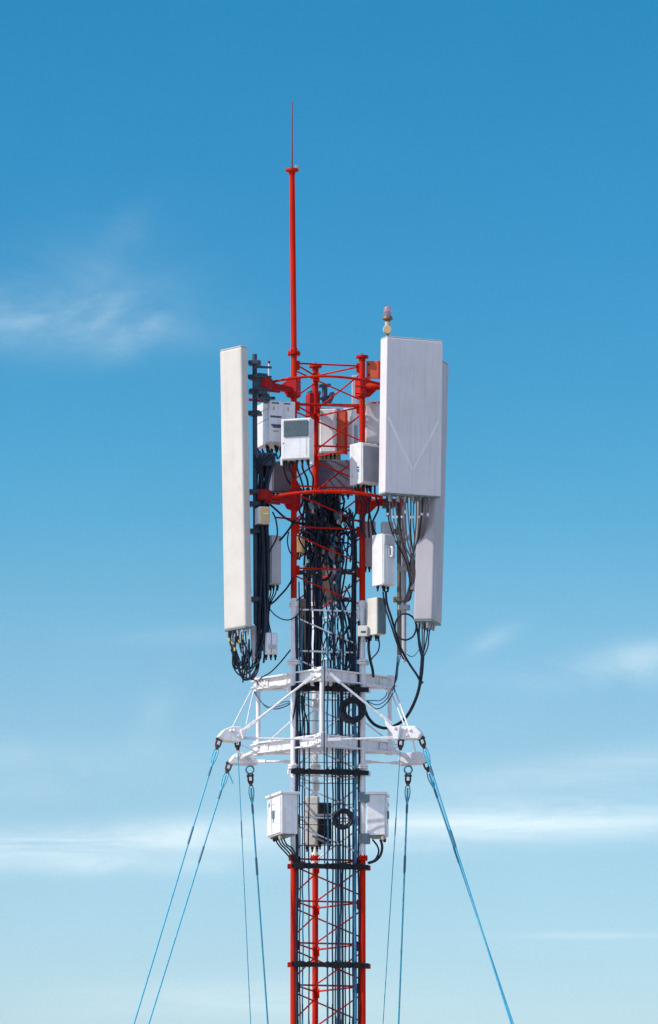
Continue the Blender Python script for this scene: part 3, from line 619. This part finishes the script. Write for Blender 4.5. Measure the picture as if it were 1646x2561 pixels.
guy('dark blue guy wire hanging from the ring under the left outrigger', 626, 1940, DTF - .05, 670, DTF + .95, .0085, (625, 1925), sleeve=2165)
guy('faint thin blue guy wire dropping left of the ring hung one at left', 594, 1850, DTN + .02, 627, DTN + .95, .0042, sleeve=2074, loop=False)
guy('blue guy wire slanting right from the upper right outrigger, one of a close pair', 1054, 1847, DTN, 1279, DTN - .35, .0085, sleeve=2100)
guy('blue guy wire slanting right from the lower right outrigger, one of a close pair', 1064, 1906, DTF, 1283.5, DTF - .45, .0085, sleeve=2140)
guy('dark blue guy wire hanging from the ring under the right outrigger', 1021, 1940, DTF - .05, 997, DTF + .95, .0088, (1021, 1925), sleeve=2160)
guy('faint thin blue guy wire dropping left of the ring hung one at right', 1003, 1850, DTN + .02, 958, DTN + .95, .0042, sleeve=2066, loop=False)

# ------------------------------------------------------------------ cable hangers and feeders on the front face
fl, fr = LEG['left'], LEG['right']; fd = (fr - fl).normalized(); fnrm = Vector((fd.y, -fd.x, 0))
def on_face(px, py, out=.03):
    f = (px - 735) / 171.0; d = fl.y + (fr.y - fl.y) * f + fnrm.y * out
    return W(px, py, d)
FEED = [(742.5, .0165, 'navy'), (750, .006, 'cable'), (757, .0065, 'teal'), (773, .0062, 'cable'), (819, .008, 'teal'), (832, .0070, 'cable'), (839.5, .0065, 'navy'),
        (851, .007, 'navy'), (857, .0105, 'navy'), (864, .006, 'cable'), (874, .0065, 'cable'), (889, .0120, 'teal'), (897.5, .0090, 'cable')]
def hanger(label, py, col):
    a = on_face(728, py - 1, .05); b = on_face(922, py + 3, .05)
    t = thing('cable_hanger', label, 'cable hanger', a, 'black cable hangers strapped across the mast')
    s = Shape(); s.bar(a, b, .030, .042, .003); s.obj('bar', 'blackp', t)
    for q in (a, b):
        s = Shape(); s.bar(q + fnrm * -.06 - fd * .02, q + fnrm * -.06 + fd * .03, .03, .045, .003); s.obj('end_lug', col, t)
    for x, r, mt in FEED:
        p = on_face(x, py + (x - 728) * .02, .055); mm = Matrix.Translation(p) @ Matrix.Rotation(math.atan2(fd.y, fd.x), 4, 'Z')
        s = Shape(); s.box(-r - .010, r + .010, -.024, .012, -.022, .032, mm, .004); s.tube([mm @ Vector((0, -.02, .03)), mm @ Vector((0, -.02, .045))], .005, 6); s.obj('clamp', 'blackp', t)
    return t
hanger('black cable hanger directly under the upper white beams', 1722, 'white')
hanger('black cable hanger just below the torque frame', 1930, 'white')
hanger('black cable hanger where the mast turns from white to red', 2166, 'red')
hanger('black cable hanger across the red section near the bottom of the photo', 2412, 'red')
for x, r, mt in FEED:
    top = rng.uniform(1420, 1560) if x < 800 else rng.uniform(1500, 1690)
    pts = []; y = top; ph = rng.uniform(0, 6)
    while y < 2700:
        loose = max(0, (1720 - y) / 300)
        pts.append(on_face(x + 2.0 * math.sin(y / 70 + ph) * (.35 + loose) + (rng.uniform(-1, 1) if y < 2400 else 0), y, .02 + rng.uniform(-.008, .008)))
        y += 48
    pts.append(Vector((pts[-1].x, pts[-1].y, .3)))
    s = Shape(); s.tube(spline(pts, 3), r, 8)
    s.solo('feeder_cable', mt, {'teal': 'blue feeder cable running straight up the front of the mast', 'navy': 'thick navy feeder cable running straight up the front of the mast', 'cable': 'thin black feeder cable running straight up the front of the mast'}[mt], 'cable', {'teal': 'blue feeder cables on the mast', 'navy': 'navy feeder cables on the mast', 'cable': 'black feeder cables on the mast'}[mt])

# ------------------------------------------------------------------ jumper cables
def jumper(label, pts, r, mat='cable', group=None, k=7, name='jumper_cable', tags=()):
    P = [W(*p) for p in pts]; L = spline(P, k)
    s = Shape(); s.tube(L, r, 8)
    if not tags: return s.solo(name, mat, label, 'cable', group)
    t = thing(name, label, 'cable', P[0], group); s.obj('jacket', mat, t)
    for (f, ln, rr, mt) in tags:
        i = int(f * (len(L) - 2)); d = (L[i + 1] - L[i]).normalized(); s = Shape(); s.tube([L[i], L[i] + d * ln], rr, 8); s.obj('tag', mt, t)
    return t
J = rng.uniform
# 1. dense column behind the left panel
for i in range(22):
    x0 = J(640, 690); x1 = 642 + 27 * ((i * 7) % 22) / 22; dd = J(-.52, -.34)
    jumper('black jumper cable in the dense column behind the tall cream antenna', [(x0, 1122 + J(0, 25), dd), (x0 + J(-5, 3), 1160, dd), ((x0 + x1) / 2 + J(-5, 5), 1200, dd), (x1 + J(-4, 6), 1280, dd), (x1 + J(-4, 8), 1370, dd), (x1 + J(-3, 5), 1470, dd), (x1 + J(-5, 3), 1570, dd), (x1 + J(-12, 0), 1640 + J(-20, 20), dd)], J(.007, .0125), 'cable' if i % 3 else 'navy', 'jumper cables in the column behind the cream antenna', 4)
# 2. loops under the left panel
for i in range(14):
    x0 = 571 + i * 3.2 + J(-1.5, 1.5); sag = 1618 + J(0, 70); xe = J(600, 650)
    jumper('black jumper cable looping down from under the tall cream antenna', [(x0, 1578, -.53), (x0 + J(-2, 2), 1600, -.53), (x0 + J(-3, 12), 1636 + J(-14, 14), -.52), (x0 + (xe - x0) * .5, min(sag + 40, 1698), -.5), (xe, min(sag + 20, 1702), -.5), (xe + J(0, 12), sag - 25, -.42)], J(.006, .0095), 'cable' if i % 4 else 'navy', 'jumper cables under the cream antenna', 6, tags=((J(.05, .4), .03, .010, 'yellow' if i % 3 == 0 else 'galv'),))
jumper('long thin black cable sweeping from the cream antenna to the white beam corner', [(582, 1640, -.53), (583, 1665, -.52), (596, 1686, -.5), (618, 1696, -.4), (640, 1702, .0), (646, 1712, .15)], .0065)
jumper('thin black cable rising from the white beam corner towards the mast at left', [(648, 1704, .1), (655, 1694, -.05), (676, 1682, -.15), (700, 1658, -.2), (728, 1624, -.22)], .0065)
jumper('thick black cable rising from the grey unit to the red leg at left', [(668, 1516, -.42), (684, 1506, -.4), (700, 1490, -.38), (718, 1470, -.35), (730, 1450, -.3), (738, 1430, -.2)], .0088)
jumper('slack black cable hanging in a bow between the left cables and the mast', [(672, 1520, -.42), (688, 1538, -.4), (708, 1549, -.36), (728, 1549, -.32), (746, 1536, -.28), (758, 1520, -.25)], .0055)
jumper('thick black cable slanting past the tan fronted box to the red leg', [(676, 1262, -.5), (692, 1276, -.45), (712, 1294, -.4), (735, 1306, -.3), (760, 1312, -.1)], .010)
jumper('thick black cable slanting up from the grey unit to the red leg', [(700, 1352, -.36), (712, 1338, -.35), (724, 1322, -.33), (738, 1300, -.28)], .0095)
jumper('black cable bowing down beside the tan fronted box', [(682, 1280, -.5), (690, 1300, -.48), (694, 1330, -.46), (690, 1350, -.45), (676, 1376, -.42), (668, 1396, -.4)], .0075)
jumper('black cable hugging the left side of the lower red leg', [(722, 1330, -.3), (719, 1352, -.3), (723, 1375, -.3), (733, 1392, -.28)], .006)
for i in range(4):
    jumper('black jumper cable under the tall angular grey radio unit', [(672 + i * 7, 1466, -.32), (671 + i * 6, 1485, -.33), (668 + i * 3, 1510, -.36), (666 + i * 2, 1550, -.38), (664 + i * 5, 1588, -.42)], .006, 'cable', 'jumper cables under the grey angular unit')
for i in range(6):
    x = 645 + i * 11
    jumper('black jumper cable arching under the large white radio unit', [(x, 1122, -.36), (x + 2, 1134 + J(0, 8), -.38), (x - 6, 1150 + J(-6, 6), -.44), (x - 14 + J(-4, 4), 1138, -.5), (640 + J(-2, 4), 1150 + i * 6, -.54)], .0075, 'cable', 'jumper cables under the large white radio unit')
for i in range(5):
    x = 712 + i * 15
    jumper('black jumper cable under the grilled radio unit', [(x, 1152, -.58), (x + J(-3, 3), 1172, -.52), (x + 12, 1205 + J(-10, 10), -.25), (768 + J(-8, 10), 1250, -.15), (775 + J(-10, 14), 1330, -.12)], J(.0065, .0095), 'cable', 'jumper cables under the grilled radio unit')
# 3. central bundle
for i in range(24):
    x0 = J(758, 848); x1 = (759 + (i % 12) * 1.5) if i % 2 else (787 + (i % 12) * 1.6); d0 = J(-.18, .12); sw = J(-9, 9)
    jumper('black cable in the dense central bundle inside the mast', [(x0 + J(-12, 12), 1226 + J(-4, 5), d0 - .12), (x0 + sw, 1255, d0), ((x0 * .7 + x1 * .3) + J(-8, 8), 1310, d0), ((x0 * .35 + x1 * .65) + J(-5, 5), 1370, d0), (x1 + J(-5, 5), 1430, d0 * .8), (x1 + J(-4, 4), 1500 + J(-15, 15), d0 * .6 - .05), (x1 + J(-4, 4), 1570 + J(-15, 15), d0 * .5 - .08), (x1 + J(-4, 4), 1640, d0 * .5 - .08), (x1 + J(-2, 2), 1700 + J(0, 40), d0 * .4 - .1)], J(.0065, .011), 'cable' if i % 4 else 'navy', 'cables in the central bundle', 4, tags=((J(.1, .8), .03, .0135, ('conn', 'galv', 'blackp')[i % 3]),) if i % 2 else ())
for i in range(36):
    x0 = J(750, 874); y0 = J(1232, 1335)
    jumper('black cable tangled across the lattice below the lower red hoop', [(x0, y0, J(-.2, .2)), (x0 + J(-24, 24), y0 + J(10, 35), J(-.2, .2)), (x0 + J(-30, 30), y0 + J(30, 70), J(-.2, .2)), (x0 + J(-20, 30), y0 + J(70, 110), J(-.2, .1))], J(.006, .011), 'cable', 'tangled cables below the lower red hoop')
for i in range(7):                                 # right leg bundle
    x1 = 880 + i * 1.7; d0 = J(-.2, -.05)
    jumper('black cable bundled along the inside of the right leg', [(J(862, 884), 1290 + J(-20, 20), d0), (x1 + J(-6, 6), 1350, d0), (x1 + J(-3, 3), 1420, d0), (x1 + J(-1, 1), 1500, d0), (x1 + J(-2, 2), 1590, d0), (x1, 1690, d0)], J(.006, .010), 'cable' if i % 2 else 'navy', 'cables along the inside of the right leg', 4)
for i in range(26):                                # loose tangle 1530-1690 in the mast
    x0 = J(800, 882); y0 = J(1440, 1600)
    jumper('loose thin cable in the tangle above the upper white beams', [(x0, y0, J(-.1, .2)), (x0 + J(-16, 16), y0 + J(20, 45), J(-.1, .2)), (x0 + J(-20, 20), y0 + J(50, 90), J(-.1, .2)), (x0 + J(-12, 18), y0 + J(90, 130), J(-.1, .2))], J(.004, .0075), ('cable', 'teal', 'navy', 'cable')[i % 4], 'loose cables above the upper white beams', 6, tags=((J(.2, .7), .035, .008, 'conn'),) if i % 3 == 0 else ())
jumper('long black cable slanting down the gap left of the right leg', [(872, 1330, -.1), (868, 1390, -.1), (862, 1440, -.1), (852, 1500, -.1), (846, 1540, -.1)], .0085)
jumper('black cable dropping from the lattice to the right leg bundle', [(884, 1500, -.15), (876, 1560, -.12), (858, 1590, -.08), (850, 1612, -.05)], .012)
jumper('black cable wound in a ring inside the lattice by the brown antenna back', [(800, 1385, .1), (822, 1400, .1), (830, 1425, .1), (818, 1448, .1), (800, 1450, .1), (790, 1440, .1)], .012)
# 4. right of the right leg
for i in range(6):
    x = 888 + i * 10
    jumper('black jumper cable under the finned radio unit', [(x, 1216 - i * 2, -.42), (x + J(-2, 2), 1236, -.4), (x + J(-6, 10), 1270, -.3), (x - 2 + J(-6, 8), 1310, -.24), (x + 6, 1345, -.22)], J(.0065, .010), 'cable', 'jumper cables under the finned radio unit')
for i in range(15):
    x = 968 + i * 7.4; xe = 1034 + J(-10, 6)
    jumper('brown black jumper cable fanning down from under the wide grey antenna', [(x, 1246, -.60), (x + J(-1, 1), 1270, -.6), (x + (xe - x) * .08 + J(-2, 2), 1305, -.56), (x + (xe - x) * .38 + J(-3, 3), 1350, -.48), (x + (xe - x) * .8 + J(-4, 4), 1400, -.42), (xe, 1450, -.38), (1022 + J(-8, 6), 1495, -.33), (1008 + J(-6, 8), 1506, -.3)], J(.0055, .0075), 'brownc' if i % 4 else 'cable', 'jumper cables under the wide grey antenna', 5, tags=((.235 + J(-.03, .03), .018 + J(0, .012), .0105, 'conn'),) if i % 3 != 1 else ())
for i in range(6):
    jumper('black jumper cable gathered under the tall grey antenna at far right', [(1042 + i * 7, 1560, -.36), (1044 + i * 6 + J(-2, 2), 1590, -.36), (1047 + i * 4 + J(-3, 3), 1620, -.36), (1054 + J(-3, 3), 1655, -.34), (1052 + J(-2, 2), 1690, -.3), (1048 + J(-2, 2), 1712, -.28)], J(.0055, .009), ('cable', 'navy')[i % 2], 'jumper cables under the far right antenna')
jumper('thick black cable swinging from the far right antenna down to the larger coil', [(1058, 1640, -.35), (1054, 1690, -.3), (1043, 1740, -.2), (1022, 1785, -.1), (1000, 1808, 0), (968, 1821, 0), (940, 1814, -.05), (922, 1796, -.1), (914, 1778, -.16), (906, 1762, -.2)], .0145)
jumper('thick black cable slanting from the hooked handle radio to the far right drop', [(965, 1478, -.4), (968, 1510, -.38), (980, 1548, -.36), (992, 1590, -.34), (1004, 1624, -.33), (1024, 1660, -.32), (1044, 1690, -.31), (1054, 1712, -.3)], .0105)
jumper('second black cable slanting beside the thick one from the hooked handle radio', [(958, 1480, -.42), (964, 1520, -.4), (978, 1562, -.38), (990, 1600, -.36), (1000, 1628, -.35), (1010, 1650, -.34)], .0075)
jumper('black cable loop standing around the two grey pipes at right', [(988, 1580, -.40), (990, 1556, -.42), (1002, 1538, -.43), (1020, 1536, -.43), (1036, 1548, -.42), (1041, 1570, -.41), (1034, 1590, -.4), (1018, 1600, -.39), (1004, 1598, -.38), (994, 1590, -.37)], .0085)
jumper('thin blue cable from the loop at right to the far right antenna', [(1018, 1636, -.36), (1028, 1642, -.36), (1038, 1638, -.36), (1050, 1622, -.36)], .0045, 'teal')
jumper('tapped black cable end sticking out of the far right drop', [(1048, 1700, -.3), (1054, 1704, -.3), (1059, 1708, -.3)], .008)
jumper('black cable hanging straight down beside the right leg onto the white beam', [(924, 1592, -.2), (922, 1620, -.2), (926, 1650, -.18), (932, 1675, -.12), (934, 1692, -.02)], .013)
jumper('thin black cable curling under the cream and dark grey splitter box', [(946, 1592, -.24), (949, 1612, -.24), (945, 1630, -.22), (932, 1645, -.2), (928, 1652, -.18)], .0065)
for i in range(3):
    jumper('thin blue grey cable dropping from the pipes to the right end of the white beam', [(994 + i * 4, 1640, -.25), (992 + i * 2, 1668, -.15), (988 + i * 2, 1700, .0), (986 - i * 5, 1730, .1)], .0045, 'teal' if i else 'navy', 'thin cables at the right end of the white beam')
for i in range(3):
    jumper('thin slack cable bowing under the right white beam', [(984 - i * 8, 1732, .1), (972 - i * 4, 1752 - i * 5, .05), (956 - i * 3, 1768 - i * 8, -.02), (938, 1772 - i * 10, -.1), (916, 1752, -.12)], .0048, 'teal' if i else 'cable', 'slack cables under the right white beam')
for i in range(3):
    jumper('thin slack cable bowing under the left white beam', [(636 + i * 3, 1730, .1), (650, 1752 - i, .05), (668, 1767 + i, -.02), (690, 1773 - i * 5, -.1), (715, 1766 - i * 6, -.15), (734, 1755, -.18)], .0056, 'cable' if i == 0 else 'teal', 'slack cables under the left white beam')
for i in range(5):
    jumper('black cable curving down past the upper left leg of the frame section', [(742 + i * 4, 1740, -.28), (737 + i * 6, 1775, -.28), (733 + i * 9, 1806, -.27), (738 + i * 8, 1850, -.25)], .007, 'cable', 'cables curving by the left leg in the frame section')
# cabinets' leads
for i in range(4):
    jumper('black lead curving from the left cabinet to the mast', [(688 + i * 7, 2096, -.34), (696 + i * 7, 2112, -.33), (712 + i * 6, 2130 - i * 3, -.32), (726 + i * 5, 2146 - i * 2, -.31), (738 + i * 4, 2162, -.3)], .0075, 'cable', 'leads under the left cabinet')
jumper('thick black lead bending from the right cabinet back to the mast, the outer one', [(952, 2100, -.1), (956, 2118, -.12), (952, 2138, -.14), (940, 2152, -.16), (922, 2159, -.18)], .012)
jumper('black lead bending from the right cabinet back to the mast, the inner one', [(932, 2100, -.1), (944, 2116, -.12), (947, 2132, -.14), (938, 2150, -.16), (920, 2158, -.18)], .0085)
def coil(label, x, y, d, r, tr, turns, mat='cable'):
    c = W(x, y, d); t = thing('cable_coil', label, 'cable coil', c, 'coils of spare cable tied to the mast')
    s = Shape(); pts = []
    for i in range(turns * 28 + 1):
        q = 2 * math.pi * i / 28; lap = i // 28; rr = r + tr * (1.0 * ((lap % 3) - 1)) + tr * .25 * math.sin(i * .37); pts.append(c + Vector((rr * math.cos(q), -(i / (turns * 28) - .5) * tr * 3.0 + .004 * math.sin(i), rr * math.sin(q))))
    s.tube(pts, tr, 8); s.obj('winding', mat, t)
    for q in (.6, 2.4, 4.3):
        s = Shape(); p = c + Vector((r * math.cos(q), 0, r * math.sin(q))); ax = Vector((-math.sin(q), 0, math.cos(q))); s.lathe(p - ax * .012, [(tr * 2.4, 0), (tr * 2.4, .024)], 12, axis=ax); s.obj('tie', 'blackp', t)
    return t
coil('thick coil of black cable hung inside the torque frame', 882, 1776, -.27, .094, .0150, 9)
coil('smaller coil of black cable hung beside the right cabinet', 858, 2048, -.26, .076, .0120, 9)
# dark bars added to stand for the white bracing in shade
shade_bars = thing('shaded_bracing', 'thin dark bars standing for shaded white bracing behind the feeders', 'ladder', on_face(830, 2150, -.03))
for x in (762, 872):
    s = Shape(); s.tube([on_face(x, 1735, -.02), on_face(x, 1950, -.02), on_face(x, 2158, -.02)], .006, 8); s.obj('side_bar', 'dark', shade_bars)
for i in range(8):
    y = 1750 + i * 52; s = Shape(); s.tube([on_face(744, y, -.02), on_face(890, y + 2, -.02)], .0035, 6); s.obj('cross_bar', 'dark', shade_bars)

for x, r in ((846, .013), (884, .012)):
    s = Shape(); s.tube(spline([on_face(x + rng.uniform(-1, 1), y, -.07) for y in range(1700, 2701, 100)] + [Vector((on_face(x, 2700, -.07).x, on_face(x, 2700, -.07).y, .3))], 3), r, 8)
    s.solo('feeder_cable', 'teal', 'blue feeder cable running straight up the front of the mast', 'cable', 'blue feeder cables on the mast')
jumper('thin black cable running straight down over the front corner of the torque frame', [(812, 1650, -.45), (812, 1690, -.60), (811, 1760, -.62), (811, 1850, -.60), (811, 1900, -.45), (812, 2000, -.32), (812, 2160, -.30)], .006)
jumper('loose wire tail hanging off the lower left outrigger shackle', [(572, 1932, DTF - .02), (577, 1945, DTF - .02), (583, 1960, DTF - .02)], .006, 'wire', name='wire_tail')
for i in range(10):
    x, y, d = 768 + (i * 37 % 100), 1262 + (i * 53 % 78), rng.uniform(-.2, -.02); m = frame(x, y, d, -90 + rng.uniform(-40, 40)) @ Matrix.Rotation(rng.uniform(-.4, .4), 4, 'Y')
    t = thing('surge_arrestor', 'small dark surge arrestor hung among the cables below the lower red hoop', 'arrestor', m.translation, 'surge arrestors below the lower red hoop')
    s = Shape(); s.box(-.022, .022, -.02, .02, -.035, .035, m, .005); s.obj('body', ('blackp', 'galv', 'dark', 'fin')[i % 4], t)
    s = Shape(); s.lathe(m @ Vector((0, 0, -.036)), [(.012, 0), (.012, -.03), (.008, -.04)], 10); s.obj('connector', 'galv', t)
for x, y, d in ((868, 1429, -.22), (882, 1432, -.25), (873, 1500, -.2), (762, 1432, -.3), (790, 1434, -.28)):
    m = frame(x, y, d, -78); t = thing('cable_cleat', 'black cable cleat gripping the cables between the legs', 'cable cleat', m.translation, 'cable cleats between the legs')
    s = Shape(); s.box(-.045, .045, -.025, .025, -.018, .018, m, .005); s.obj('block', 'blackp', t)
    s = Shape(); s.tube([m @ Vector((0, -.045, 0)), m @ Vector((0, .03, 0))], .007, 6); s.obj('bolt', 'galv', t)

for x, y, d, h in ((806, 1268, .02, .26), (838, 1282, .05, .30)):
    c = W(x, y, d); t = thing('splice_closure', 'black domed splice closure hung in the cables just below the lower red hoop', 'splice closure', c, 'splice closures below the lower red hoop')
    s = Shape(); s.lathe(c - Vector((0, 0, h / 2)), [(.045, 0), (.052, .01), (.052, h * .8), (.045, h * .92), (.02, h)], 18); s.obj('dome', 'blackp', t)
    s = Shape(); s.lathe(c - Vector((0, 0, h / 2 + .03)), [(.058, 0), (.058, .04)], 18); s.obj('base_ring', 'dark', t)
m = frame(652, 962, -.50, -60)
t = thing('pipe_bracket', 'dark steel bracket between the left pipe and the end of the upper red arm', 'bracket', m.translation)
s = Shape(); s.box(-.05, .05, -.05, .05, -.10, .10, m, .006); s.obj('plate', 'dark', t)
for z in (-.14, -.05, .06, .15):
    s = Shape(); s.tube([m @ Vector((-.09, -.055, z)), m @ Vector((.08, -.055, z + .01))], .012, 8); s.obj('bolt', 'dark', t)
s = Shape(); s.prism([(-.02, -.12), (.07, -.17), (.09, -.12), (.03, -.05)], .08, m, .004); s.obj('hinge', 'dark', t)
for i in range(9):
    jumper('black cable hanging in the gap between the central bundle and the right leg', [(J(806, 876), 1330 + J(-20, 20), J(-.2, .1)), (J(812, 874), 1400, J(-.2, .1)), (J(816, 872), 1470, J(-.2, .1)), (J(826, 876), 1560, -.1), (J(826, 880), 1650, -.12), (J(830, 884), 1720, -.1)], J(.005, .009), ('cable', 'navy', 'teal')[i % 3], 'cables hanging beside the central bundle', 5, tags=((J(.2, .8), .025, .010, 'conn'),) if i % 2 else ())
